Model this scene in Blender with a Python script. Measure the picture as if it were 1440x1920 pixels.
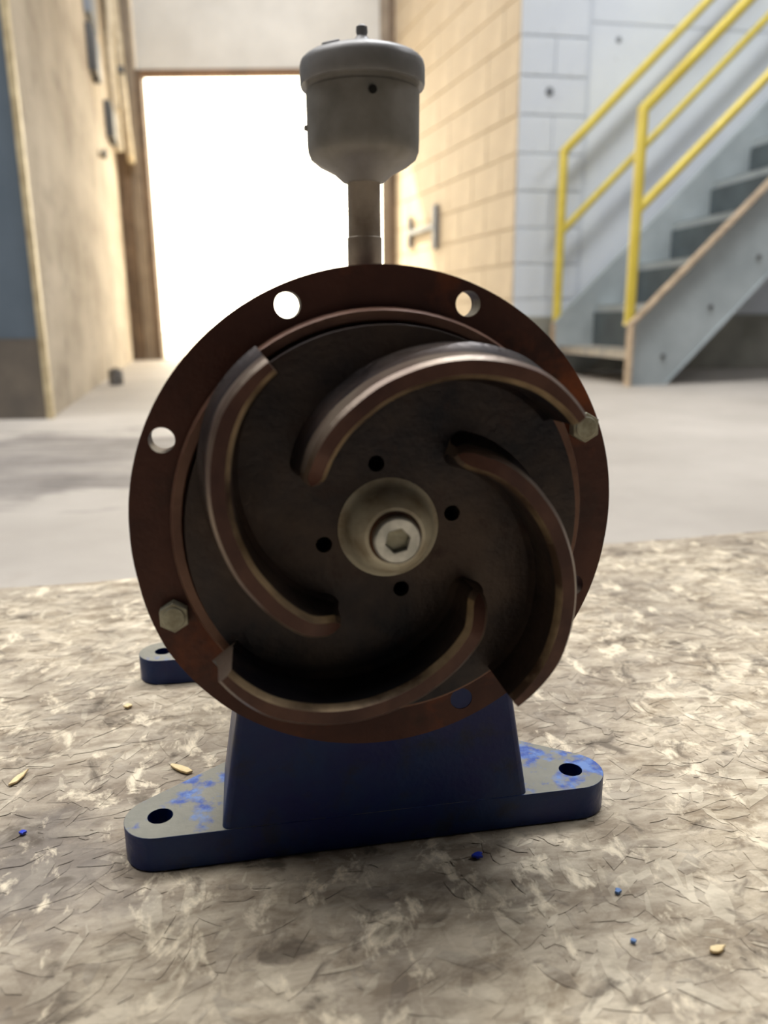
import bpy, math, random
from math import sin, cos, pi, radians
from mathutils import Vector, Matrix
from mathutils.geometry import tessellate_polygon
random.seed(7)
for o in list(bpy.data.objects): bpy.data.objects.remove(o, do_unlink=True)
scene = bpy.context.scene
COL = scene.collection

# ------------------------------------------------------------------ camera
H = 0.32
PITCH, ROLL = radians(14.0), radians(-0.5)
fw = Vector((0, cos(PITCH), -sin(PITCH))); r0 = Vector((1, 0, 0)); u0 = r0.cross(fw)
rr = cos(ROLL)*r0 + sin(ROLL)*u0; uu = cos(ROLL)*u0 - sin(ROLL)*r0
cam_d = bpy.data.cameras.new('camera'); cam = bpy.data.objects.new('camera', cam_d); COL.objects.link(cam)
M = Matrix((( rr.x, uu.x, -fw.x, 0), (rr.y, uu.y, -fw.y, 0), (rr.z, uu.z, -fw.z, H), (0, 0, 0, 1)))
cam.matrix_world = M
cam_d.sensor_fit = 'VERTICAL'; cam_d.sensor_height = 36; cam_d.lens = 1443/1920*36
cam_d.clip_start = 0.01; cam_d.clip_end = 200
cam_d.dof.use_dof = True; cam_d.dof.focus_distance = 0.38; cam_d.dof.aperture_fstop = 7.0
scene.camera = cam

# ------------------------------------------------------------------ world, sun, lamps, exposure
w = bpy.data.worlds.new('world'); scene.world = w; w.use_nodes = True
nt = w.node_tree; nt.nodes.clear()
wo = nt.nodes.new('ShaderNodeOutputWorld'); bg = nt.nodes.new('ShaderNodeBackground')
bg.inputs[0].default_value = (1.0, 0.89, 0.69, 1); bg.inputs[1].default_value = 8.5
nt.links.new(bg.outputs[0], wo.inputs[0])

def lamp(name, kind, loc, energy, color, size=None, sy=None, target=None):
    d = bpy.data.lights.new(name, kind); d.energy = energy; d.color = color
    if kind == 'AREA':
        d.shape = 'RECTANGLE'; d.size = size; d.size_y = sy or size
    o = bpy.data.objects.new(name, d); COL.objects.link(o); o.location = loc
    if target is not None:
        o.rotation_euler = (Vector(target)-Vector(loc)).to_track_quat('-Z', 'Y').to_euler()
    return o
sun = lamp('sun', 'SUN', (-4, 12, 6), 10.0, (1.0, 0.86, 0.6), target=(-4+1.0, 12-.75, 6-1.25))
sun.data.angle = radians(2)
lamp('high_bay_or_fill', 'AREA', (1.0, 2.6, 4.7), 185, (0.96, 0.98, 1.0), 1.6, 0.9, target=(1.0, 2.9, 0))
lamp('high_bay_or_fill', 'AREA', (-1.4, 1.3, 4.8), 305, (1.0, 0.98, 0.95), 4.5, 3.0, target=(-1.4, 1.3, 0))
lamp('high_bay_or_fill', 'AREA', (4.2, 1.6, 4.8), 80, (0.97, 0.98, 1.0), 2.0, 1.2, target=(3.2, 1.9, 0))  # added fill without a known fixture, brightens stairs and white wall
lamp('door_fill_light', 'AREA', (-.9, 4.3, 3.5), 65, (0.97, 0.98, 1.0), .9, 0.3, target=(-.95, 6.6, 1.9))  # unseen fill light added to brighten the door panel
scene.view_settings.view_transform = 'Standard'; scene.view_settings.look = 'None'
scene.view_settings.exposure = 0.0; scene.view_settings.gamma = 1; scene.view_settings.use_curve_mapping = False

# ------------------------------------------------------------------ materials
def s2l(c):
    return tuple(((x/255)/12.92 if x/255 <= .04045 else ((x/255+.055)/1.055)**2.4) for x in c)
class Mat:
    def __init__(s, name, rough=.6, metal=0.0, spec=.5):
        s.m = bpy.data.materials.new(name); s.m.use_nodes = True
        s.nt = s.m.node_tree; s.b = s.nt.nodes['Principled BSDF']
        s.b.inputs['Roughness'].default_value = rough; s.b.inputs['Metallic'].default_value = metal
        s.b.inputs['Specular IOR Level'].default_value = spec
        s.tc = s.nt.nodes.new('ShaderNodeTexCoord')
    def n(s, t, **k):
        x = s.nt.nodes.new(t)
        for a, b in k.items(): setattr(x, a, b)
        return x
    def link(s, a, b): s.nt.links.new(a, b)
    def mapping(s, scale=(1,1,1), rot=(0,0,0), loc=(0,0,0), src='Object'):
        m = s.n('ShaderNodeMapping'); m.inputs['Scale'].default_value = scale; m.inputs['Rotation'].default_value = rot
        m.inputs['Location'].default_value = loc
        s.link(s.tc.outputs[src], m.inputs[0]); return m.outputs[0]
    def noise(s, scale, detail=4, rough=.55, vec=None, dist=0.0):
        x = s.n('ShaderNodeTexNoise'); x.inputs['Scale'].default_value = scale; x.inputs['Detail'].default_value = detail
        x.inputs['Roughness'].default_value = rough; x.inputs['Distortion'].default_value = dist
        s.link(vec if vec is not None else s.tc.outputs['Object'], x.inputs['Vector']); return x.outputs[0]
    def ramp(s, f, stops):
        x = s.n('ShaderNodeValToRGB'); e = x.color_ramp.elements
        while len(e) < len(stops): e.new(.5)
        for i, (p, c) in enumerate(stops):
            e[i].position = p; e[i].color = (c, c, c, 1) if isinstance(c, (int, float)) else (*c, 1)
        s.link(f, x.inputs[0]); return x.outputs[0]
    def mix(s, f, a, b, mode='MIX'):
        x = s.n('ShaderNodeMix', data_type='RGBA', blend_type=mode)
        for v, i in ((f, 0), (a, 6), (b, 7)):
            if hasattr(v, 'is_output'): s.link(v, x.inputs[i])
            elif i == 0: x.inputs[0].default_value = v
            else: x.inputs[i].default_value = (*v, 1)
        return x.outputs[2]
    def color(s, v):
        if hasattr(v, 'is_output'): s.link(v, s.b.inputs['Base Color'])
        else: s.b.inputs['Base Color'].default_value = (*v, 1)
    def rough(s, v): s.link(v, s.b.inputs['Roughness'])
    def bump(s, h, dist=.001, strength=.5):
        x = s.n('ShaderNodeBump'); x.inputs['Distance'].default_value = dist; x.inputs['Strength'].default_value = strength
        s.link(h, x.inputs['Height']); s.link(x.outputs[0], s.b.inputs['Normal'])

def simple(name, c1, c2=None, scale=20, rough=.6, metal=0.0, bump=0.0, lo=.35, hi=.65, bscale=None, spec=.5):
    m = Mat(name, rough, metal, spec); a = s2l(c1)
    if c2:
        f = m.ramp(m.noise(scale, 5), [(lo, 0.0), (hi, 1.0)]); m.color(m.mix(f, a, s2l(c2)))
    else: m.color(a)
    if bump: m.bump(m.noise(bscale or scale*4, 4), bump, .6)
    return m.m

def make_materials():
    D = {}
    # rusty cast flange
    m = Mat('rusty_cast_iron', .55, 0.15, .35)
    base = m.mix(m.ramp(m.noise(22, 6), [(.35, 0.0), (.65, 1.0)]), s2l((58, 31, 27)), s2l((84, 50, 40)))
    oran = m.ramp(m.noise(13, 5, .6), [(.54, 0.0), (.68, 1.0)])
    c = m.mix(oran, base, s2l((132, 68, 32)))
    blk = m.ramp(m.noise(31, 5, .6, m.mapping(loc=(3, 1, 2))), [(.55, 0.0), (.7, .8)])
    m.color(m.mix(blk, c, s2l((44, 32, 30)))); m.bump(m.noise(260, 5), .0006, .6); D['rust'] = m.m
    # impeller: dark oily iron with worn grey-brown
    m = Mat('dark_oily_iron', .42, 0.35, .4)
    base = m.mix(m.ramp(m.noise(15, 6, .6, m.mapping(loc=(.35, 0, .1))), [(.42, 0.0), (.66, 1.0)]), s2l((24, 22, 30)), s2l((72, 59, 52)))
    spk = m.ramp(m.noise(70, 5, .65), [(.56, 0.0), (.68, .7)])
    m.color(m.mix(spk, base, s2l((50, 34, 30)))); m.bump(m.noise(330, 4), .0005, .6)
    m.rough(m.ramp(m.noise(40), [(.3, .32), (.7, .55)])); D['iron'] = m.m
    m = Mat('vane_iron', .36, 0.45, .5)
    base = m.mix(m.ramp(m.noise(34, 6), [(.35, 0.0), (.65, 1.0)]), s2l((96, 78, 70)), s2l((136, 122, 108)))
    m.color(base); m.bump(m.noise(300, 4), .0004, .5); D['vane'] = m.m
    m = Mat('rusty_vane_face', .5, .2, .4)
    m.color(m.mix(m.ramp(m.noise(40, 6), [(.35, 0.0), (.65, 1.0)]), s2l((62, 36, 32)), s2l((92, 62, 52)))); m.bump(m.noise(300, 4), .0004, .5); D['vaneface'] = m.m
    m = Mat('pale_lit_edge', .38, .45, .5)  # pale colour paints in the lit band along the vane chamfers
    m.color(m.mix(m.ramp(m.noise(28, 5), [(.40, 0.0), (.62, 1.0)]), s2l((84, 66, 54)), s2l((196, 172, 138)))); D['edge'] = m.m
    m = Mat('hub_metal', .5, 0.15)
    base = m.mix(m.ramp(m.noise(90, 6), [(.4, 0.0), (.68, 1.0)]), s2l((206, 200, 180)), s2l((160, 146, 122)))
    m.color(base); m.bump(m.noise(400, 4), .0003, .5); D['hub'] = m.m
    D['ring'] = simple('worn_register_ring', (120, 88, 72), (92, 62, 50), 40, .42, .35, .0003, bscale=300)
    D['rustring'] = simple('rusty_washer', (96, 60, 36), (60, 40, 30), 120, .7, .2)
    D['steel'] = simple('zinc_steel', (205, 205, 200), (165, 166, 162), 160, .33, .75, .0002)
    D['bolt'] = simple('dull_zinc_bolt', (172, 170, 152), (134, 130, 112), 180, .5, .45, .0003)
    D['cup'] = simple('grey_oiler_metal', (150, 147, 143), (126, 123, 118), 60, .5, .35, .0002, bscale=300)
    D['lid'] = simple('grey_lid_metal', (148, 147, 148), (126, 125, 125), 60, .45, .35, .0002, bscale=300)
    D['dark'] = simple('dark_hole', (14, 12, 12), rough=.8)
    D['neck'] = simple('brown_grey_pipe', (196, 184, 168), (160, 146, 130), 70, .5, .4, .0003)
    # blue paint
    m = Mat('blue_paint', .45, 0.0, .3)
    c = m.mix(m.ramp(m.noise(30, 5), [(.4, 0.0), (.6, 1.0)]), s2l((7, 24, 88)), s2l((9, 42, 94)))
    dirt = m.ramp(m.noise(55, 6, .6), [(.52, 0.0), (.66, .55)])
    m.color(m.mix(dirt, c, s2l((30, 34, 46)))); m.bump(m.noise(240, 4), .0005, .6)
    m.rough(m.ramp(m.noise(60), [(.3, .3), (.7, .5)])); D['blue'] = m.m
    # feet tops: grey mixed with a paler blue than the sides
    m = Mat('grey_blue_foot_top', .42, 0.1, .5)
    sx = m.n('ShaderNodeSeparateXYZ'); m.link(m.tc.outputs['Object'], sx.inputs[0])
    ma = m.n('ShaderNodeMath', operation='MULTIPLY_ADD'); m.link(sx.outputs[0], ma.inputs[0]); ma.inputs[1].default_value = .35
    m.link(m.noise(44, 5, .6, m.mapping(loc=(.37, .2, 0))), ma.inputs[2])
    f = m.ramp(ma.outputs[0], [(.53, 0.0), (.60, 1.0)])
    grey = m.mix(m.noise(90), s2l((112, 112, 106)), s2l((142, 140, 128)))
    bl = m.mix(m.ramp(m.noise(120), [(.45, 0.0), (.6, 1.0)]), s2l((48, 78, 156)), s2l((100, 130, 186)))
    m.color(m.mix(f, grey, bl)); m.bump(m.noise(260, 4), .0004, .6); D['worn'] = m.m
    # board
    m = Mat('weathered_board', .78, 0.0, .3)
    at = m.n('ShaderNodeVertexColor', layer_name='tone')
    big = m.noise(5.5, 6, .62, dist=.4)
    fine = m.noise(62, 8, .7, m.mapping(scale=(.55, 1.25, 1), rot=(0, 0, .5)), dist=.25)
    c = m.mix(m.ramp(fine, [(.38, 0.0), (.62, 1.0)]), s2l((146, 131, 111)), s2l((238, 225, 202)))
    c = m.mix(.34, c, at.outputs[0])
    d = m.ramp(big, [(.40, 0.0), (.62, 1.0)])
    c = m.mix(d, m.mix(.5, c, s2l((108, 99, 92))), c)
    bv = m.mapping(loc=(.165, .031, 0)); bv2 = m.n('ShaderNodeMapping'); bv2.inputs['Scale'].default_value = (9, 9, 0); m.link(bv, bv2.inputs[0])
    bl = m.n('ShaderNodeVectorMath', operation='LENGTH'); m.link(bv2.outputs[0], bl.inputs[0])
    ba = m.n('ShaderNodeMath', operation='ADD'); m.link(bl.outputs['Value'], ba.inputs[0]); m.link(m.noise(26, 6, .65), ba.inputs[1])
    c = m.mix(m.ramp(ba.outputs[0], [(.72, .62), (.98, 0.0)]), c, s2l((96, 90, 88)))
    hl = m.ramp(m.noise(60, 6, .65, m.mapping(scale=(1, .7, 1), rot=(0, 0, -.7), loc=(2, 3, 0)), dist=.4), [(.56, 0.0), (.66, .8)])
    c = m.mix(hl, c, s2l((236, 222, 196)))
    dk = m.ramp(m.noise(48, 5, .6, m.mapping(loc=(7, 1, 0)), dist=.6), [(.57, 0.0), (.68, .72)])
    c = m.mix(dk, c, s2l((84, 74, 64)))
    m.color(c); m.bump(m.noise(120, 6, .65), .0007, .6); D['board'] = m.m
    D['boardedge'] = simple('board_edge', (150, 130, 100), (110, 94, 72), 60, .8)
    D['timber'] = simple('pallet_timber', (140, 118, 88), (104, 86, 64), 18, .8)
    # floor
    m = Mat('concrete_floor', .62, 0.0, .4)
    c = m.mix(m.ramp(m.noise(1.4, 8, .6), [(.35, 0.0), (.65, 1.0)]), s2l((152, 145, 137)), s2l((178, 171, 163)))
    # tar-like damp stain that lies at the foot of the left passage wall
    sv = m.mapping(loc=(.80, -1.85, 0), src='Object'); sv2 = m.n('ShaderNodeMapping')
    sv2.inputs['Scale'].default_value = (.72, .85, 0); m.link(sv, sv2.inputs[0])
    ln = m.n('ShaderNodeVectorMath', operation='LENGTH'); m.link(sv2.outputs[0], ln.inputs[0])
    ad = m.n('ShaderNodeMath', operation='ADD'); nz = m.noise(3.6, 6, .65, m.mapping(scale=(.8, 1.9, 1)), dist=.4)
    mu = m.n('ShaderNodeMath', operation='MULTIPLY'); m.link(nz, mu.inputs[0]); mu.inputs[1].default_value = 1.15
    m.link(ln.outputs['Value'], ad.inputs[0]); m.link(mu.outputs[0], ad.inputs[1])
    st = m.ramp(ad.outputs[0], [(.0, 1.0), (.90, .8), (1.0, 0.0)])
    sp = m.n('ShaderNodeMath', operation='MULTIPLY'); m.link(st, sp.inputs[0]); sp.inputs[1].default_value = .95
    brk = m.ramp(m.noise(3.2, 7, .7, m.mapping(scale=(.7, 2.6, 1), loc=(4, 2, 0))), [(.36, .25), (.60, 1.0)])
    c = m.mix(m.mix(1.0, sp.outputs[0], brk, 'MULTIPLY'), c, s2l((78, 72, 72)))
    sm = m.ramp(m.noise(9, 6, .65), [(.6, 0.0), (.78, .5)]); c = m.mix(sm, c, s2l((150, 140, 130)))
    m.color(c); m.bump(m.noise(60, 5), .001, .4); D['floor'] = m.m
    D['apron'] = simple('outside_concrete', (205, 198, 185), (185, 178, 165), 2, .8)
    # walls
    m = Mat('painted_block_white', .6)
    c = m.mix(m.ramp(m.noise(1.6, 6), [(.35, 0.0), (.65, 1.0)]), s2l((206, 212, 222)), s2l((220, 226, 232)))
    c = m.mix(m.ramp(m.noise(18, 5, .6), [(.64, 0.0), (.72, .35)]), c, s2l((165, 165, 160)))
    m.color(c); m.bump(m.noise(120, 4), .001, .4); D['white'] = m.m
    m = Mat('painted_block_cream', .7)
    c = m.mix(m.ramp(m.noise(2.5, 6), [(.35, 0.0), (.65, 1.0)]), s2l((190, 175, 152)), s2l((212, 197, 172)))
    c = m.mix(m.ramp(m.noise(8, 6, .6), [(.55, 0.0), (.72, .4)]), c, s2l((178, 160, 136)))
    m.color(c); m.bump(m.noise(90, 4), .0015, .5); D['cream'] = m.m
    D['mortar_w'] = simple('white_painted_joint', (201, 207, 216), None, rough=.8)
    D['mortar_c'] = simple('cream_painted_joint', (186, 170, 146), None, rough=.8)
    m = Mat('dirty_plaster', .8)
    v = m.mapping(scale=(.55, 1, 1))
    c = m.mix(m.ramp(m.noise(2.6, 7, .6, v), [(.36, 0.0), (.62, 1.0)]), s2l((150, 137, 120)), s2l((190, 179, 162)))
    c = m.mix(m.ramp(m.noise(6, 6, .62, m.mapping(scale=(.5, 1, .8), loc=(2, 0, 0))), [(.54, 0.0), (.70, .55)]), c, s2l((112, 100, 86)))
    m.color(c); m.bump(m.noise(26, 6), .008, .5); D['plaster'] = m.m
    D['guard'] = simple('corner_guard_paint', (222, 206, 168), (176, 158, 124), 14, .5, .2)
    D['bluewall'] = simple('blue_grey_wall_paint', (102, 116, 130), (90, 104, 118), 3, .7, bump=.001, bscale=60)
    D['darkbase'] = simple('dark_wall_base', (122, 113, 102), (98, 92, 86), 5, .8, bump=.002, bscale=50)
    D['curb'] = simple('dirty_concrete_curb', (168, 166, 156), (134, 133, 124), 4, .85, bump=.003, bscale=40)
    D['doorpanel'] = simple('door_panel_white', (214, 212, 206), (202, 200, 194), 3, .5, spec=.4)
    D['doorseal'] = simple('brown_door_seal', (136, 104, 74), (110, 84, 60), 6, .7)
    D['jambgrey'] = simple('grey_beige_jamb', (150, 136, 118), (126, 112, 96), 5, .6)
    D['jambbrown'] = simple('rusty_brown_jamb', (122, 102, 82), (96, 80, 64), 6, .65)
    D['ceil'] = simple('ceiling_grey', (120, 120, 120), None, rough=.9)
    D['hallwall'] = simple('far_hall_wall', (74, 74, 76), None, rough=.9)
    D['yellow'] = simple('yellow_rail_paint', (216, 196, 84), (202, 180, 70), 9, .38, spec=.5)
    D['stairgrey'] = simple('grey_stair_paint', (168, 176, 179), (150, 158, 161), 5, .5, bump=.0005, bscale=60)
    D['tread'] = simple('scuffed_tread', (176, 166, 152), (130, 130, 126), 16, .6, .1)
    D['riser'] = simple('dark_riser', (84, 94, 98), (72, 80, 84), 8, .7)
    D['scuff'] = simple('scuffed_primer', (186, 166, 142), (150, 132, 112), 20, .7)
    D['boxgrey'] = simple('grey_enclosure', (126, 132, 140), (112, 116, 122), 8, .5)
    D['boxdark'] = simple('dark_enclosure', (78, 78, 78), None, rough=.5)
    D['conduit'] = simple('cream_conduit', (214, 202, 176), (184, 170, 144), 20, .5)
    D['can'] = simple('grey_can', (130, 130, 132), (100, 96, 90), 30, .6)
    D['chip'] = simple('pale_wood_chip', (236, 214, 168), (206, 178, 124), 120, .7)
    D['paintchip'] = simple('blue_paint_flake', (38, 62, 190), None, rough=.4)
    D['paintchip2'] = simple('pale_blue_paint_flake', (86, 122, 176), None, rough=.45)
    return D
MT = make_materials()

# ------------------------------------------------------------------ mesh helpers
class MB:
    def __init__(s): s.v = []; s.f = []; s.mi = []
    def add(s, vs, fs, mi=0):
        k = len(s.v); s.v += [tuple(v) for v in vs]; s.f += [tuple(i+k for i in f) for f in fs]; s.mi += [mi]*len(fs); return s
    def box(s, a, b, mi=0):
        x0, y0, z0 = a; x1, y1, z1 = b
        return s.add([(x0,y0,z0),(x1,y0,z0),(x1,y1,z0),(x0,y1,z0),(x0,y0,z1),(x1,y0,z1),(x1,y1,z1),(x0,y1,z1)],
              [(0,3,2,1),(4,5,6,7),(0,1,5,4),(1,2,6,5),(2,3,7,6),(3,0,4,7)], mi)
    def prism(s, outer, holes, y0, y1, mi=0, mi_cap=None, plane='XZ'):
        """flat polygon with holes, extruded from y0 (front) to y1 (back)"""
        loops = [outer]+list(holes)
        tris = tessellate_polygon([[Vector((p[0], p[1], 0)) for p in l] for l in loops])
        flat = [p for l in loops for p in l]; n = len(flat)
        put = (lambda p, h: (p[0], h, p[1])) if plane == 'XZ' else (lambda p, h: (p[0], p[1], h))
        k = len(s.v)
        s.v += [put(p, y0) for p in flat]+[put(p, y1) for p in flat]
        for t in tris:
            s.f.append(tuple(i+k for i in t)); s.mi.append(mi if mi_cap is None else mi_cap)
            s.f.append(tuple(i+k+n for i in reversed(t))); s.mi.append(mi)
        i0 = 0
        for l in loops:
            m = len(l)
            for i in range(m):
                a, b = i0+i, i0+(i+1) % m
                s.f.append((a+k, b+k, b+k+n, a+k+n)); s.mi.append(mi)
            i0 += m
        return s
    def lathe(s, prof, n=48, mi=0, c=(0, 0, 0), axis='Z'):
        k = len(s.v); m = len(prof)
        for r, h in prof:
            for j in range(n):
                a = 2*pi*j/n
                if axis == 'Z': s.v.append((c[0]+r*cos(a), c[1]+r*sin(a), c[2]+h))
                elif axis == 'Y': s.v.append((c[0]+r*cos(a), c[1]+h, c[2]+r*sin(a)))
                else: s.v.append((c[0]+h, c[1]+r*cos(a), c[2]+r*sin(a)))
        for i in range(m-1):
            for j in range(n):
                j2 = (j+1) % n
                s.f.append((k+i*n+j, k+i*n+j2, k+(i+1)*n+j2, k+(i+1)*n+j)); s.mi.append(mi)
        s.f.append(tuple(k+j for j in range(n))); s.mi.append(mi)
        s.f.append(tuple(k+(m-1)*n+j for j in reversed(range(n)))); s.mi.append(mi)
        return s
    def tube(s, pts, r, n=14, mi=0):
        pts = [Vector(p) for p in pts]; k = len(s.v); m = len(pts); prev = None
        for i, p in enumerate(pts):
            d1 = (p-pts[i-1]).normalized() if i else (pts[1]-p).normalized()
            d2 = (pts[i+1]-p).normalized() if i < m-1 else d1
            t = (d1+d2).normalized()
            if prev is None:
                up = Vector((0, 0, 1)) if abs(t.z) < .9 else Vector((0, 1, 0)); prev = t.cross(up).normalized()
            a = (prev-t*prev.dot(t)).normalized(); b = t.cross(a); prev = a
            sc = 1/max(.5, t.dot(d1))
            for j in range(n):
                an = 2*pi*j/n; s.v.append(tuple(p+(a*cos(an)+b*sin(an))*r*(sc if 0 < i < m-1 else 1)))
        for i in range(m-1):
            for j in range(n):
                j2 = (j+1) % n
                s.f.append((k+i*n+j, k+i*n+j2, k+(i+1)*n+j2, k+(i+1)*n+j)); s.mi.append(mi)
        s.f.append(tuple(k+j for j in range(n))); s.mi.append(mi)
        s.f.append(tuple(k+(m-1)*n+j for j in reversed(range(n)))); s.mi.append(mi)
        return s
    def build(s, name, mats, parent=None, bevel=0, smooth=True, seg=2, angle=35):
        me = bpy.data.meshes.new(name); me.from_pydata(s.v, [], s.f)
        import bmesh
        bm = bmesh.new(); bm.from_mesh(me)
        bmesh.ops.recalc_face_normals(bm, faces=bm.faces); bm.to_mesh(me); bm.free()
        if not isinstance(mats, (list, tuple)): mats = [mats]
        for m in mats: me.materials.append(m)
        me.polygons.foreach_set('material_index', s.mi)
        if smooth:
            me.polygons.foreach_set('use_smooth', [True]*len(me.polygons))
            me.set_sharp_from_angle(angle=radians(angle))
        o = bpy.data.objects.new(name, me); COL.objects.link(o)
        if parent: o.parent = parent
        if bevel:
            b = o.modifiers.new('bevel', 'BEVEL'); b.width = bevel; b.segments = seg; b.limit_method = 'ANGLE'; b.angle_limit = radians(35)
            b.harden_normals = False
        return o
def thing(name, label, cat, loc=(0,0,0), rz=0, group=None):
    o = bpy.data.objects.new(name, None); COL.objects.link(o); o.location = loc; o.rotation_euler = (0, 0, rz)
    o.empty_display_size = .1; tag(o, label, cat, group); return o
def tag(o, label, cat, group=None):
    o['label'] = label; o['category'] = cat
    if group: o['group'] = group
    return o
def struct(o): o['kind'] = 'structure'; return o
def circle(cx, cy, r, n=28, a0=0): return [(cx+r*cos(a0+2*pi*i/n), cy+r*sin(a0+2*pi*i/n)) for i in range(n)]

# ------------------------------------------------------------------ structure
def wall_frame(name, A, B, z=0):
    """frame with X along the wall from A to B; faces towards -Y local"""
    d = Vector((B[0]-A[0], B[1]-A[1])); return d.length, math.atan2(d.y, d.x)
YAW = radians(10)

def floor():
    o = MB().box((-7, -6, -.12), (9, 6.95, 0)).build('floor', MT['floor'], smooth=False); struct(o)
    g = MB().box((-14, 6.95, -.15), (14, 30, -.03)).build('outside_ground', MT['apron'], smooth=False); struct(g)
floor()

def wall_obj(name, A, B, h, mats, thick=.2, z0=0, shape=None):
    """a plain slab whose visible face runs from A to B"""
    L, a = wall_frame(name, A, B)
    o = MB().prism(shape(L) if shape else [(0, 0), (L, 0), (L, thick), (0, thick)], [], z0, h, plane='XY').build(name, mats, smooth=False)
    o.location = (A[0], A[1], 0); o.rotation_euler = (0, 0, a); return struct(o), L

def block_mesh(w, h, mat, d=.009, ch=.004):
    m = MB(); e = ch
    v = [(0,0,0),(w,0,0),(w,0,h),(0,0,h), (0,-d+e,0),(w,-d+e,0),(w,-d+e,h),(0,-d+e,h), (e,-d,e),(w-e,-d,e),(w-e,-d,h-e),(e,-d,h-e)]
    f = [(0,1,5,4),(1,2,6,5),(2,3,7,6),(3,0,4,7),(4,5,9,8),(5,6,10,9),(6,7,11,10),(7,4,8,11),(8,9,10,11)]
    m.add(v, f); me = bpy.data.meshes.new('block'); me.from_pydata(m.v, [], m.f); me.materials.append(mat); return me
def lay_blocks(parent, s0, s1, z0, z1, mat, flip=1, y=0.0, gap=.006):
    """running bond of blocks 0.397 x 0.194, each an object of its own"""
    cache = {}; row = 0; z = z0
    while z < z1-.02:
        x = s0; first = True
        while x < s1-.03:
            w = .4064
            if first and row % 2: w = .2032
            w = min(w, s1-x); first = False
            key = round(w, 3)
            if key not in cache:
                cache[key] = block_mesh(w-gap, .2032-gap, mat)
            o = bpy.data.objects.new('block', cache[key]); COL.objects.link(o); o.parent = parent
            o.location = (x+gap/2, y+random.uniform(-.0012, .0012), z+gap/2)
            x += w
        z += .2032; row += 1

# right hall wall: block pilaster then big smooth panels, standing behind the staircase
WC = (.79, 4.81)
wr, L = wall_obj('wall_right', WC, (WC[0]+7*cos(YAW), WC[1]+7*sin(YAW)), 5.0, MT['mortar_w'], .3)
wr.location.z = 0
lay_blocks(wr, 0, .40, .2312+.2032*0, 4.9, MT['white'])
def panels():
    x = .42; k = 0
    for i in range(4):
        for (za, zb) in ((.34, 1.93), (1.945, 3.5), (3.515, 4.95)):
            m = MB().box((x, -.004, za), (x+1.6, .0, zb)).build('panel', MT['white'], wr, smooth=False)
        x += 1.612
panels()
cb = MB().box((-.0, -.035, 0), (7, -.0, .335)).build('curb', MT['curb'], wr, bevel=.008, smooth=False)
cb['label'] = 'dark dirty concrete curb'
MB().lathe([(.026, -.0095), (.022, -.016), (.008, -.017)], 9, c=(.175, 0, 1.575), axis='Y').build('anchor_stub', MT['boxgrey'], wr)
MB().lathe([(.018, -.004), (.012, -.010)], 9, c=(.58, 0, 1.86), axis='Y').build('anchor_stub', MT['boxgrey'], wr)

# right passage wall of cream blocks, running away to the door
RA, RB = (.79, 4.81), (.10, 6.95)
L, a = wall_frame('', RA, RB)
pr = MB().box((0, -.25, 0), (L+.1, -.001, 3.6)).build('wall_passage_right', MT['mortar_c'], smooth=False)
pr.location = (RA[0], RA[1], 0); pr.rotation_euler = (0, 0, a); struct(pr)
# visible face is on +Y side (towards the passage): lay blocks on a flipped frame
fl = bpy.data.objects.new('wall_face', None)
def lay_right():
    cache = {}; row = 0; z = .028
    while z < 3.5:
        x = 0.0; first = True
        while x < L-.03:
            w = .4064 if not (first and row % 2) else .2032
            w = min(w, L-x); first = False; key = round(w, 3)
            if key not in cache: cache[key] = block_mesh(w-.006, .197, MT['cream'], d=.009, ch=.004)
            o = bpy.data.objects.new('block', cache[key]); COL.objects.link(o); o.parent = pr
            o.rotation_euler = (0, 0, pi); o.location = (x+w-.003, random.uniform(-.0015, .0015), z+.003)
            x += w
        z += .2032; row += 1
lay_right()
bpy.data.objects.remove(fl)

# left passage wall, rough plaster
LA, LB = (-1.143, 2.655), (-2.2, 6.95)
lw, L_left = wall_obj('wall_left', LA, LB, 3.6, MT['plaster'], shape=lambda L: [(0, 0), (L, 0), (L, .25), (.14, .25)])
guard = MB().prism([(0, -.002), (.03, -.002), (.03, -.008), (-.008, -.008), (-.008, .014), (-.002, .014), (-.002, 0)], [], 0, 3.2, plane='XY').build('corner_guard', MT['guard'], lw, bevel=.001)
# left hall wall that faces the camera, blue-grey above a dark base
ha = math.atan2(-.018+.0, -.17)
wl, _ = wall_obj('wall_front_left', (-7.0, 2.30), LA, 5.0, MT['bluewall'], shape=lambda L: [(0, 0), (L, 0), (L-.02, .05), (0, .05)])
Lf = math.hypot(7-1.143, .355)
MB().box((0, -.006, 0), (Lf-.012, -.0, .27)).build('wall_base', MT['darkbase'], wl, smooth=False)
# rest of the shell
for nm, A, B in (('wall_back', (9, -6), (-7, -6)), ('wall_far_left', (-7, -6), (-7, 2.3)), ('wall_far_right', (7.7, 6.05), (9, -6))):
    wall_obj(nm, A, B, 5.0, MT['hallwall'], .2)
ce = struct(MB().box((-7.2, -6.2, 5.0), (9.2, 6.95, 5.2)).build('ceiling', MT['ceil'], smooth=False))
pc = struct(MB().box((-2.35, 2.66, 3.6), (.95, 7.1, 3.75)).build('ceiling_passage', MT['ceil'], smooth=False))
up = struct(MB().box((-2.6, 2.75, 3.6), (.79, 2.95, 5.0)).build('wall_over_passage', MT['bluewall'], smooth=False))

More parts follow.
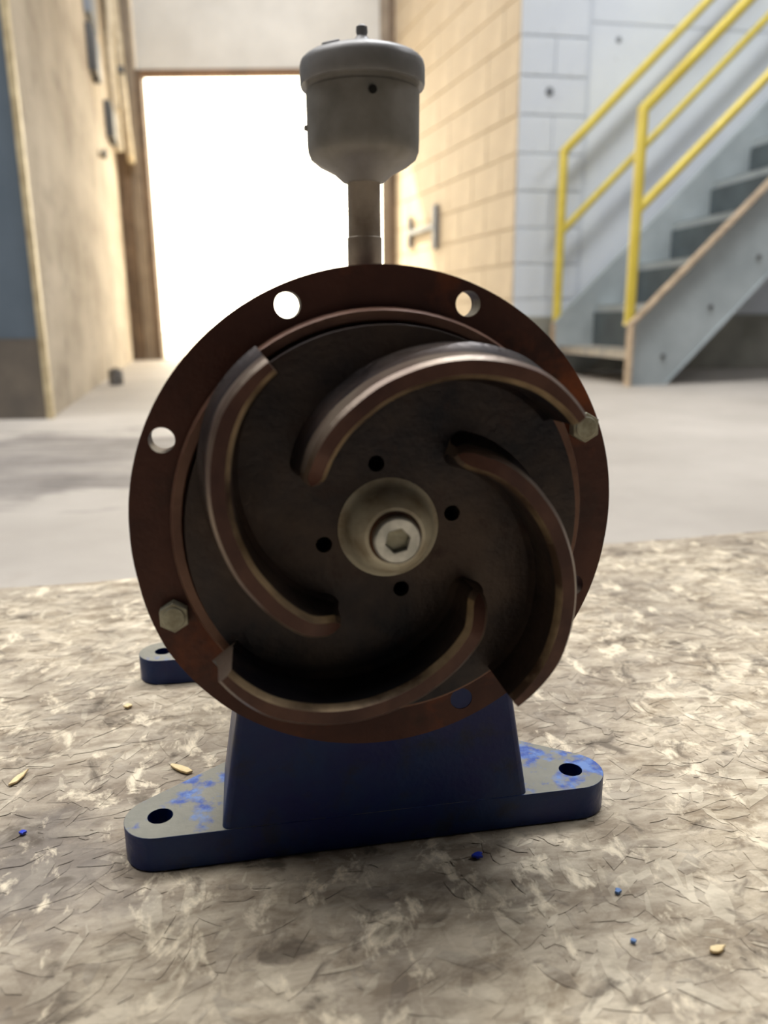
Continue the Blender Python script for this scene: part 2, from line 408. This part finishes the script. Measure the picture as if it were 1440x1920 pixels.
# roll-up door at the end of the passage
def door():
    d = thing('door_1', '', 'door', (0, 6.9, 0)); del d['label']; del d['category']; d['kind'] = 'structure'
    for (z0, z1) in ((2.30, 2.83), (2.834, 3.36), (3.364, 3.6)):
        m = MB().box((-1.97, .0, z0), (.02, .045, z1))
        m.box((-1.97, -.004, z0), (.02, .0, z0+.02)); m.box((-1.97, -.004, z1-.02), (.02, .0, z1))
        m.build('door_panel', MT['doorpanel'], d, bevel=.003, smooth=False)
    MB().box((-1.96, -.004, 2.245), (.01, .05, 2.299)).build('door_seal', MT['doorseal'], d, bevel=.006)
    # left jamb: grey-beige angle, brown edge strip and dark track
    MB().box((-2.075, -.03, 0), (-1.985, .10, 3.6)).build('jamb', MT['jambgrey'], d, bevel=.004)
    MB().box((-1.985, -.015, 0), (-1.935, .10, 2.30)).build('jamb_edge', MT['jambbrown'], d, bevel=.003)
    MB().box((-2.18, -.05, 0), (-2.075, .10, 3.6)).build('jamb_track', MT['jambbrown'], d, bevel=.004)
    MB().box((.0, -.03, 0), (.075, .10, 3.6)).build('jamb', MT['jambgrey'], d, bevel=.004)
    MB().box((.075, -.045, 0), (.145, .10, 3.6)).build('jamb_track', MT['jambbrown'], d, bevel=.004)
    MB().box((-1.94, -.02, -.002), (.0, .12, .006)).build('threshold', MT['jambgrey'], d, bevel=.001)
door()
# outer face of the building on both sides of the door
struct(MB().box((-6, 6.96, 0), (-2.0, 7.2, 5.2)).build('wall_outer_left', MT['plaster'], smooth=False))
struct(MB().box((.14, 6.96, 0), (7, 7.2, 5.2)).build('wall_outer_right', MT['plaster'], smooth=False))
struct(MB().box((-2.0, 6.97, 3.4), (.14, 7.2, 5.2)).build('wall_outer_top', MT['plaster'], smooth=False))

# ------------------------------------------------------------------ things on the left passage wall
la = math.atan2(LB[1]-LA[1], LB[0]-LA[0])
def on_left(s, z, off=0):
    d = Vector((cos(la), sin(la))); n = Vector((sin(la), -cos(la)))
    return (LA[0]+d.x*s+n.x*off, LA[1]+d.y*s+n.y*off, z)
def enclosure(name, label, cat, s, z, w, h, d, mat, mat2):
    t = thing(name, label, cat, on_left(s, z), la)
    MB().box((-w/2, -d, 0), (w/2, 0, h)).build('box_body', mat, t, bevel=.006)
    MB().box((-w/2-.004, -d-.008, -.004), (w/2+.004, -d-.0005, h*.86)).build('cover', mat2, t, bevel=.004)
    MB().lathe([(.012, 0), (.012, .03)], 16, c=(0, -d*.5, -.03)).build('conduit_fitting', MT['boxdark'], t)
    return t
enclosure('electrical_box', 'larger blue-grey electrical box high on the left passage wall', 'electrical box', 2.72, 1.80, .30, .26, .045, MT['boxdark'], MT['boxgrey'])
enclosure('switch_box', 'small dark grey switch box below the blue-grey electrical box, nearer the door', 'switch box', 3.62, 1.62, .30, .24, .05, MT['boxdark'], MT['boxdark'])
enclosure('wall_cabinet', 'tall lilac-grey enclosure at the top of the left passage wall, above the electrical box', 'cabinet', 2.8, 2.12, .40, .75, .035, MT['boxgrey'], MT['boxgrey'])
t = thing('conduit', 'pale cream conduit pipe running up the left passage wall near the door', 'pipe', on_left(3.98, 0), la)
MB().tube([(0, -.045, 1.62), (0, -.045, 2.3), (.05, -.06, 2.6), (.05, -.06, 3.55)], .036).build('pipe', MT['conduit'], t)
for z in (1.9, 2.9): MB().box((-.05, -.082, z), (.07, .001, z+.03)).build('pipe_clamp', MT['conduit'], t, bevel=.003)
t = thing('hanging_cable', 'cream cable hanging in a loop beside the dark switch box', 'cable', on_left(4.12, 0), la)
pts = [(.0, -.09, 2.9), (.02, -.10, 2.4), (-.03, -.11, 2.1), (-.06, -.12, 1.8), (.0, -.12, 1.64), (.10, -.12, 1.60), (.18, -.12, 1.68), (.20, -.11, 1.9), (.15, -.10, 2.3), (.14, -.09, 2.9)]
MB().tube(pts, .026).build('cable', MT['conduit'], t)
MB().box((-.06, -.13, 2.2), (.24, .003, 2.25)).build('cable_clamp', MT['boxdark'], t, bevel=.004)
t = thing('pipe_stub', 'short capped pipe stub low on the left passage wall below the boxes', 'pipe', on_left(2.72, 1.36), la)
MB().lathe([(.022, 0), (.022, -.035)], 20, axis='Y').build('stub', MT['conduit'], t)
MB().lathe([(.03, -.028), (.03, -.048), (.02, -.052)], 20, axis='Y').build('cap', MT['boxdark'], t, bevel=.002)
t = thing('small_grey_can', 'small grey can standing on the floor against the left passage wall', 'can', (-1.41, 4.12, 0), .4)
MB().lathe([(.034, 0), (.037, .004), (.037, .072), (.034, .076)], 28).build('can_body', MT['can'], t)
MB().lathe([(.033, .076), (.031, .081), (.01, .083), (.009, .09)], 28).build('can_lid', MT['boxdark'], t)

# handle bracket on the right passage wall
ra = math.atan2(RB[1]-RA[1], RB[0]-RA[0])
t = thing('wall_bracket', 'dark H-shaped steel bracket on the cream block wall near the open door', 'bracket', (RA[0]+cos(ra)*1.45-sin(ra)*.018, RA[1]+sin(ra)*1.45+cos(ra)*.018, .82), ra)
MB().box((-.27, .0, 0), (-.22, .03, .31)).build('bar', MT['boxgrey'], t, bevel=.004)
MB().box((.28, .0, .05), (.32, .03, .29)).build('bar', MT['boxgrey'], t, bevel=.004)
MB().box((-.25, -.016, .145), (.30, .034, .18)).build('crossbar', MT['boxgrey'], t, bevel=.003)

# ------------------------------------------------------------------ staircase
def stairs():
    t = thing('metal_staircase', 'grey steel staircase with yellow pipe handrails against the white wall', 'staircase', (1.19, 3.82, 0), YAW)
    W = .90; RUN = RISE = .23; N = 13; sl = 1.0
    smax = .02+RUN*N
    def stringer(n0, out):
        # channel: web + top and bottom flange + front end plate (s,z) outline
        top0 = .29; o = [(-.02, 0), (-.02, top0), (smax, top0+(smax+.02)*.985), (smax, top0+(smax+.02)*.985-.37), (.185, 0)]
        m = MB(); m.prism(o, [], n0, n0+.008)
        a, b = (n0+out*.05, n0+.008) if out < 0 else (n0, n0+.05)
        lo, hi = min(a, b), max(a, b)
        def strip(p, q, th, mi, lo=lo, hi=hi):
            d = Vector((q[0]-p[0], q[1]-p[1])).normalized(); nn = Vector((-d.y, d.x))*th
            m.prism([p, q, (q[0]+nn.x, q[1]+nn.y), (p[0]+nn.x, p[1]+nn.y)], [], lo, hi, mi=mi)
        strip((-.02, top0), (smax, top0+(smax+.02)*.985), .012, 1 if out < 0 else 0)
        m2 = o[3]; strip((.185, 0), m2, .01, 0, *((n0-.010, n0+.008) if out < 0 else (n0, n0+.05)))
        m.box((-.032, lo, 0), (-.02, hi, top0+.008), mi=1)
        st = m.build('stringer', [MT['stairgrey'], MT['scuff']], t, smooth=False)
        for k in range(N):
            for ds, dz in ((.13, .10),):
                MB().lathe([(.011, 0), (.011, -.008), (.006, -.012)], 12, c=(.03+ds+RUN*k, n0+(0 if out < 0 else 0), .06+dz+RISE*k-.02), axis='Y').build('stringer_bolt', MT['boxdark'], st)
        return st
    stringer(-.05, -1); stringer(W-.04, 1)
    for k in range(N):
        z = .165+RISE*k; s = .0+RUN*k
        m = MB().box((s, -.042, z-.006), (s+.25, W-.04, z)); m.box((s, -.042, z-.04), (s+.008, W-.04, z)); m.box((s+.242, -.042, z-.04), (s+.25, W-.04, z))
        m.build('tread', MT['tread'] if k == 0 else MT['stairgrey'], t, smooth=False)
        MB().box((s+.215, -.042, z), (s+.222, W-.04, z+.19)).build('riser', MT['riser'], t, smooth=False)
    for n in (0.0, W):
        hr = MB().tube([(0, n, .30), (0, n, 1.235), (smax, n, 1.235+smax*.985)], .0245, 18).build('handrail', MT['yellow'], t)
        MB().tube([(0, n, .80), (smax, n, .80+smax*.985)], .0215, 16).build('mid_rail', MT['yellow'], hr)
        for s in (1.55, smax-.02):
            MB().tube([(s, n, .34+s*.985), (s, n, 1.235+s*.985)], .0245, 16).build('rail_post', MT['yellow'], hr)
        MB().box((-.018, n-.028, .285), (.035, n+.028, .302)).build('base_plate', MT['yellow'], hr, bevel=.002)
stairs()

# ------------------------------------------------------------------ the board the pump stands on
def board():
    t = thing('wooden_pallet', 'worn dirty wooden board on timber bearers under the pump', 'pallet', (0, .35, 0), radians(12))
    n = 60; x0, x1, y0, y1 = -1.0, 1.1, -.75, .37
    out = []
    for i in range(n+1): out.append((x0+(x1-x0)*i/n, y0))
    for i in range(1, n): out.append((x1, y0+(y1-y0)*i/n))
    for i in range(n+1): out.append((x1-(x1-x0)*i/n, y1+random.uniform(-.004, .003)))
    for i in range(1, n): out.append((x0, y1-(y1-y0)*i/n))
    m = MB().prism(out, [], .072, .09, plane='XY', mi=1); 
    # caps at the top use the board face material
    for i, f in enumerate(m.f):
        if all(abs(m.v[j][2]-.09) < 1e-6 for j in f): m.mi[i] = 0
    o = m.build('deck_board', [MT['board'], MT['boardedge']], t, smooth=False)
    ca = o.data.color_attributes.new('tone', 'FLOAT_COLOR', 'CORNER')
    for d in ca.data: d.color = (*s2l((158, 142, 118)), 1)
    for y in (-.7, -.2, .27):
        MB().box((x0, y, 0), (x1, y+.09, .072)).build('bearer', MT['timber'], t, bevel=.003, smooth=False)
    # pressed wood strands lying in the face
    vs, fs, cs = [], [], []
    pal = [(150,134,110)]*5+[(172,156,130)]*5+[(196,182,156)]*3+[(226,214,188)]*3+[(120,106,88)]*3+[(98,88,76)]
    for i in range(8500):
        y = -.26+.63*random.random(); x = random.uniform(-1, 1)*(.22+.6*(y+.26)); 
        a = random.gauss(.5, .9); l = random.uniform(.006, .026); wd = l*random.uniform(.12, .42)
        z = .09+random.uniform(.00005, .00035)
        c, s = cos(a), sin(a); k = len(vs)
        P = [(-l*.5, -wd*.3), (-l*.2, -wd*.5), (l*.3, -wd*.45), (l*.5, wd*.1), (l*.15, wd*.5), (-l*.35, wd*.4)]
        P = [(p*random.uniform(.8, 1.2), q*random.uniform(.7, 1.3)) for p, q in P]
        if y > .355: continue
        vs += [(x+p*c-q*s, y+p*s+q*c, z) for p, q in P]; fs.append(tuple(range(k, k+6)))
        cs.append(s2l(random.choice(pal)))
    me = bpy.data.meshes.new('wood_strands'); me.from_pydata(vs, [], fs); me.materials.append(MT['board'])
    ca = me.color_attributes.new('tone', 'FLOAT_COLOR', 'CORNER')
    for i, c in enumerate(cs):
        for j in range(6): ca.data[i*6+j].color = (*c, 1)
    st = bpy.data.objects.new('wood_strands', me); COL.objects.link(st); st.parent = t; st['kind'] = 'stuff'
board()

def flake(name, label, cat, loc, l, wd, rz, mat, h=.0012, group=None, lift=.0009):
    m = MB(); P = []
    n = 9
    for i in range(n):
        a = 2*pi*i/n; k = random.uniform(.75, 1.15); P.append((cos(a)*l/2*k+wd*.3*random.uniform(-1, 1), sin(a)*wd/2*k))
    m.prism(P, [], 0, h, plane='XY'); o = m.build(name, mat, bevel=h*.3, smooth=False)
    o.location = (loc[0], loc[1], .09+lift); o.rotation_euler = (0, 0, rz); tag(o, label, cat, group)
C_ = 'wood chips on the board'; B_ = 'blue paint flecks on the board'
flake('wood_chip', 'pale yellow wood chip at the left edge, beside the dark stain', 'wood chip', (-.1905, .3545), .013, .0045, 1.35, MT['chip'], group=C_)
flake('wood_chip', 'small round pale chip left of the pump, below its rear foot', 'wood chip', (-.158, .430), .006, .005, 0, MT['chip'], group=C_)
flake('wood_chip', 'pale splinter touching the back edge of the left front foot', 'wood chip', (-.108, .361), .016, .0045, -.55, MT['chip'], group=C_)
flake('wood_chip', 'small cream chip in the lower right of the board', 'wood chip', (.123, .2388), .006, .0035, .4, MT['chip'], group=C_)
flake('paint_fleck', 'bright blue paint fleck in front of the pump base', 'paint fleck', (.0398, .2919), .0045, .0038, 0, MT['paintchip'], group=B_)
flake('paint_fleck', 'pale blue paint fleck right of and below the bright one', 'paint fleck', (.0945, .2689), .0034, .003, 0, MT['paintchip2'], group=B_)
flake('paint_fleck', 'tiny violet-blue paint fleck left of the left front foot', 'paint fleck', (-.168, .3099), .0032, .003, 0, MT['paintchip'], group=B_)
flake('paint_fleck', 'faintest blue speck at the lower right, nearest the cream chip', 'paint fleck', (.0929, .243), .002, .002, 0, MT['paintchip2'], group=B_)

# ------------------------------------------------------------------ the pump
CX, CZ = .0019, .1516
def pump():
    t = thing('centrifugal_pump', 'opened blue and rust-brown pump with exposed spiral impeller and grey oil cup', 'pump', (-.0028, .3006, .0908), YAW)
    # ---- base: front foot with two drilled ears, rear foot, pedestal webs
    def foot(cy, ex, back, hr):
        R = .0155
        out = []
        # front straight edge from left ear to right ear, ears rounded, tapering back to the web
        def arc(cx, cy_, a0, a1, n=14): return [(cx+R*cos(a0+(a1-a0)*i/n), cy_+R*sin(a0+(a1-a0)*i/n)) for i in range(n+1)]
        tapa = radians(42)
        out += arc(-ex, cy, pi/2+tapa*.75, 3*pi/2)
        out += arc(ex, cy, -pi/2, pi/2-tapa*.75)
        out += [(.064, back), (-.064, back)]
        holes = [circle(-ex, cy+.0, hr, 24), circle(ex, cy+.0, hr, 24)]
        m = MB().prism(out, holes, 0, .0165, plane='XY')
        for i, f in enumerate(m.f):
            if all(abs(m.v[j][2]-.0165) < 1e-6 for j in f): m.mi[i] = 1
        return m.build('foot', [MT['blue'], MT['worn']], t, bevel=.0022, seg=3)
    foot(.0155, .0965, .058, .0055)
    # rear foot (mirrored: built pointing the same way)
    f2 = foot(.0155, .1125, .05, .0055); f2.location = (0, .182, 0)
    m = MB()
    hw = [(.070, 0), (.0695, .014), (.0605, .068), (.056, .112)]
    o = [(-a, b) for a, b in reversed(hw)]+[(a, b) for a, b in hw]
    o = [(-.056, .112), (-.0605, .068), (-.0695, .014), (-.070, .0), (.070, 0), (.0695, .014), (.0605, .068), (.056, .112)]
    m.prism(o, [], .0003, .052)
    m.build('pedestal', MT['blue'], t, bevel=.003, seg=3)
    m = MB().prism([(-.045, .115), (-.062, .010), (.062, .010), (.045, .115)], [], .185, .222); m.build('rear_web', MT['blue'], t, bevel=.003)
    MB().box((-.022, .05, .03), (.022, .19, .11)).build('rib', MT['blue'], t, bevel=.004)
    # bearing housing
    MB().lathe([(.058, .012), (.062, .016), (.062, .022), (.05, .026), (.046, .032), (.043, .055), (.041, .07), (.041, .17), (.045, .175), (.047, .2), (.047, .215), (.030, .222), (.018, .224)], 48,
        c=(CX, 0, CZ), axis='Y').build('bearing_housing', MT['blue'], t, bevel=0)
    MB().lathe([(.011, .22), (.011, .275), (.0102, .277)], 32, c=(CX, 0, CZ), axis='Y').build('shaft', MT['steel'], t)
    # ---- big rusty flange with eight bolt holes
    def Rf(a):
        a = (math.degrees(a)+180) % 360-180
        pts = [(-180, .098), (-168, .0985), (-150, .1008), (-128, .1015), (-90, .1005), (-60, .0995), (-34, .0990), (-20, .0985), (-9, .098), (180, .098)]
        for (a0, r0_), (a1, r1) in zip(pts, pts[1:]):
            if a0 <= a <= a1: return r0_+(r1-r0_)*(a-a0)/(a1-a0)
        return .098
    n = 240
    out = [(CX+Rf(2*pi*i/n)*cos(2*pi*i/n), CZ+Rf(2*pi*i/n)*sin(2*pi*i/n)) for i in range(n)]
    angs = [22.5+45*k for k in range(8)]
    holes = [circle(CX+.0903*cos(radians(a)), CZ+.0903*sin(radians(a)), .0049, 28) for a in angs]
    fl = MB().prism(out, holes+[circle(CX, CZ, .060, 72)], 0, .012).build('flange', MT['rust'], t, bevel=.0009)
    # raised register ring in front of the flange, worn to bare edge
    n = 96
    MB().lathe([(.0825, -.0001), (.0822, -.006), (.0812, -.0075), (.078, -.0075), (.077, -.006), (.0765, .0)], n, c=(CX, 0, CZ), axis='Y').build('register_ring', MT['ring'], fl)
    for a in (-67.5, -112.5):  # dark discs added to paint these two holes as shaded
        MB().lathe([(.0047, .003), (.0047, .012)], 20, c=(CX+.0903*cos(radians(a)), 0, CZ+.0903*sin(radians(a))), axis='Y').build('hole_shade_disc', MT['dark'], t)
    # flange bolts
    for a in (22.5, 202.5):
        p = (CX+.0905*cos(radians(a)), CZ+.0905*sin(radians(a)))
        o = MB()
        hexp = circle(p[0], p[1], .0062, 6, radians(a+8)); inner = circle(p[0], p[1], .0054, 6, radians(a+8))
        o.prism(hexp, [], -.0048, 0); o.lathe([(.0046, -.0048), (.0044, -.0054), (.001, -.0055)], 18, c=(p[0], 0, p[1]), axis='Y')
        o.lathe([(.0031, -.001), (.0031, .02)], 14, c=(p[0], 0, p[1]), axis='Y')
        bo = o.build('flange_bolt', MT['bolt'], t, bevel=.0006)
    # ---- impeller
    bal = [circle(CX+.0256*cos(radians(a)), CZ+.0256*sin(radians(a)), .0031, 20) for a in (100, 10, -168, -79)]
    im = MB().prism(circle(CX, CZ, .0762, 120), bal, -.015, -.004).build('impeller', MT['iron'], t, bevel=.0012)
    MB().lathe([(.074, -.0035), (.074, .0118), (.0, .0118)], 64, c=(CX, 0, CZ), axis='Y').build('back_plate', MT['dark'], t)  # coloured near-black to give the balance holes their deep shade
    # hub
    MB().lathe([(.0200, -.0148), (.0186, -.0156), (.0175, -.0168), (.0168, -.0185), (.0156, -.0230), (.0128, -.0275), (.0112, -.0290), (.0, -.0290)], 56, c=(CX, 0, CZ), axis='Y').build('hub', MT['hub'], im)
    MB().lathe([(.0099, -.0286), (.0099, -.0294), (.0096, -.0297), (.0, -.0297)], 40, c=(CX, 0, CZ), axis='Y').build('washer', MT['rustring'], im)
    # socket head cap screw
    m = MB(); R = .0088; y0, y1 = -.0340, -.0292
    N6 = 72; rings = []
    def hexr(an): return .0047*cos(pi/6)/cos(((an-radians(14)) % (pi/3))-pi/6)
    for rf, y in ((lambda q: R, y1), (lambda q: R, y0+.0007), (lambda q: R-.0007, y0), (lambda q: hexr(q)+.0003, y0), (hexr, y0+.0003), (hexr, -.0305)):
        rings.append([(CX+rf(2*pi*i/N6)*cos(2*pi*i/N6), y, CZ+rf(2*pi*i/N6)*sin(2*pi*i/N6)) for i in range(N6)])
    m.add([p for g in rings for p in g], [(k*N6+i, k*N6+(i+1) % N6, (k+1)*N6+(i+1) % N6, (k+1)*N6+i) for k in range(5) for i in range(N6)])
    m.prism(circle(CX, CZ, .0056, 6, radians(14)), [], -.0312, -.0298, mi=1)
    m.build('cap_screw', [MT['steel'], MT['bolt']], im)
    # vanes: mean spiral radius (mm) every 7.93 degrees from the inner to the outer end
    Rm = [38.4, 40.7, 43.9, 46.6, 49.3, 52.0, 55.3, 58.5, 62.0, 65.6, 69.1, 72.5, 75.6, 77.3, 78.2]
    def rad(u):
        x = u*(len(Rm)-1); i = min(int(x), len(Rm)-2); k = x-i
        p = [Rm[max(0, i-1)], Rm[i], Rm[i+1], Rm[min(len(Rm)-1, i+2)]]
        return .5*((2*p[1])+(-p[0]+p[2])*k+(2*p[0]-5*p[1]+4*p[2]-p[3])*k*k+(-p[0]+3*p[1]-3*p[2]+p[3])*k**3)/1000
    NS = 56; VX, VZ = CX+.0008, CZ-.0012
    def vane(k):
        vs, fs = [], []
        cen = []
        for i in range(NS+1):
            u = i/NS; a = radians(235-111*u-90*k); r = rad(u); cen.append(Vector((VX+r*cos(a), VZ+r*sin(a))))
        NP = 8
        for i in range(NS+1):
            u = i/NS
            d = (cen[min(NS, i+1)]-cen[max(0, i-1)]).normalized(); nr = Vector((d.y, -d.x))
            # make nr point outwards (convex side)
            if nr.dot(cen[i]-Vector((CX, CZ))) < 0: nr = -nr
            e = min(1, (u/.05))**.5 if u < .05 else 1.0
            wt = .0038*(.35+.65*e)*(1-.25*max(0, (u-.85)/.15))
            top = -.0405 if u > .16 else -.0405+.010*(1-u/.16)**1.5
            wb_o = wt+.0022*(.4+.6*e); wb_i = wt+.0008
            y_b = -.0148
            prof = [(-wb_i-.002, y_b), (-wb_i, y_b-.003), (-wt-.0004, top+.0030), (-wt+.0013, top), (wt-.0014, top), (wt, top+.002), (wt+.0007, -.026), (wb_o, y_b-.003), (wb_o+.002, y_b)]
            for q, y in prof:
                p = cen[i]+nr*q; vs.append((p.x, y, p.y))
        m = len(prof); mi = []
        for i in range(NS):
            for j in range(m):
                j2 = (j+1) % m; fs.append((i*m+j, i*m+j2, (i+1)*m+j2, (i+1)*m+j)); mi.append(3 if j == 2 and i > 1 else 1 if j == 3 else 2 if j in (0, 1, 7, 8) or (j == 6) else 0)
        mi += [0, 0]
        fs.append(tuple(range(m))); fs.append(tuple(NS*m+j for j in reversed(range(m))))
        b = MB(); b.add(vs, fs); b.mi = mi; return b.build('vane', [MT['vane'], MT['vaneface'], MT['iron'], MT['edge']], im, angle=30)
    for k in range(4): vane(k)
    # ---- oil cup on its pipe, rising from the bearing housing behind the flange
    y = .035
    oc = MB().lathe([(.0066, .283), (.0085, .2835), (.0120, .2865), (.0180, .2895), (.0212, .2920), (.0222, .2945), (.0224, .298), (.0225, .3160), (.0219, .3166), (.0219, .3195)], 56, c=(CX, y, 0)).build('oil_cup', MT['cup'], t)
    MB().lathe([(.0068, .190), (.0068, .250), (.0071, .2505), (.0071, .262), (.0067, .2625), (.0067, .2838)], 32, c=(CX, y, 0)).build('neck', MT['neck'], oc)
    MB().lathe([(.0221, .3185), (.0243, .3180), (.0246, .3190), (.0246, .3250), (.0241, .3268), (.0225, .3282), (.0170, .3302), (.0100, .3315), (.003, .3320)], 56, c=(CX, y, 0)).build('lid', MT['lid'], oc, angle=60)
    MB().lathe([(.0070, .3308), (.0052, .3328), (.0032, .3350), (.0019, .3366), (.0023, .3378), (.0022, .3396), (.0009, .3405)], 24, c=(CX, y, 0)).build('lid_tip', MT['lid'], oc)
    m = MB().box((-.0035, -.003, 0), (.0035, .003, .0034)); cl = m.build('lid_tab', MT['lid'], oc, bevel=.0006); cl.location = (CX-.0125, y-.006, .3285); cl.rotation_euler = (0, radians(-14), 0)
    MB().lathe([(.0016, -.0005), (.0014, .0004)], 16, c=(CX+.0002, y-.0229, .3118), axis='Y').build('vent_plug', MT['dark'], oc)
    MB().lathe([(.0009, 0), (.0012, -.001), (.0009, -.002)], 12, c=(CX-.0216, y, .303), axis='X').build('cup_nib', MT['cup'], oc)
pump()
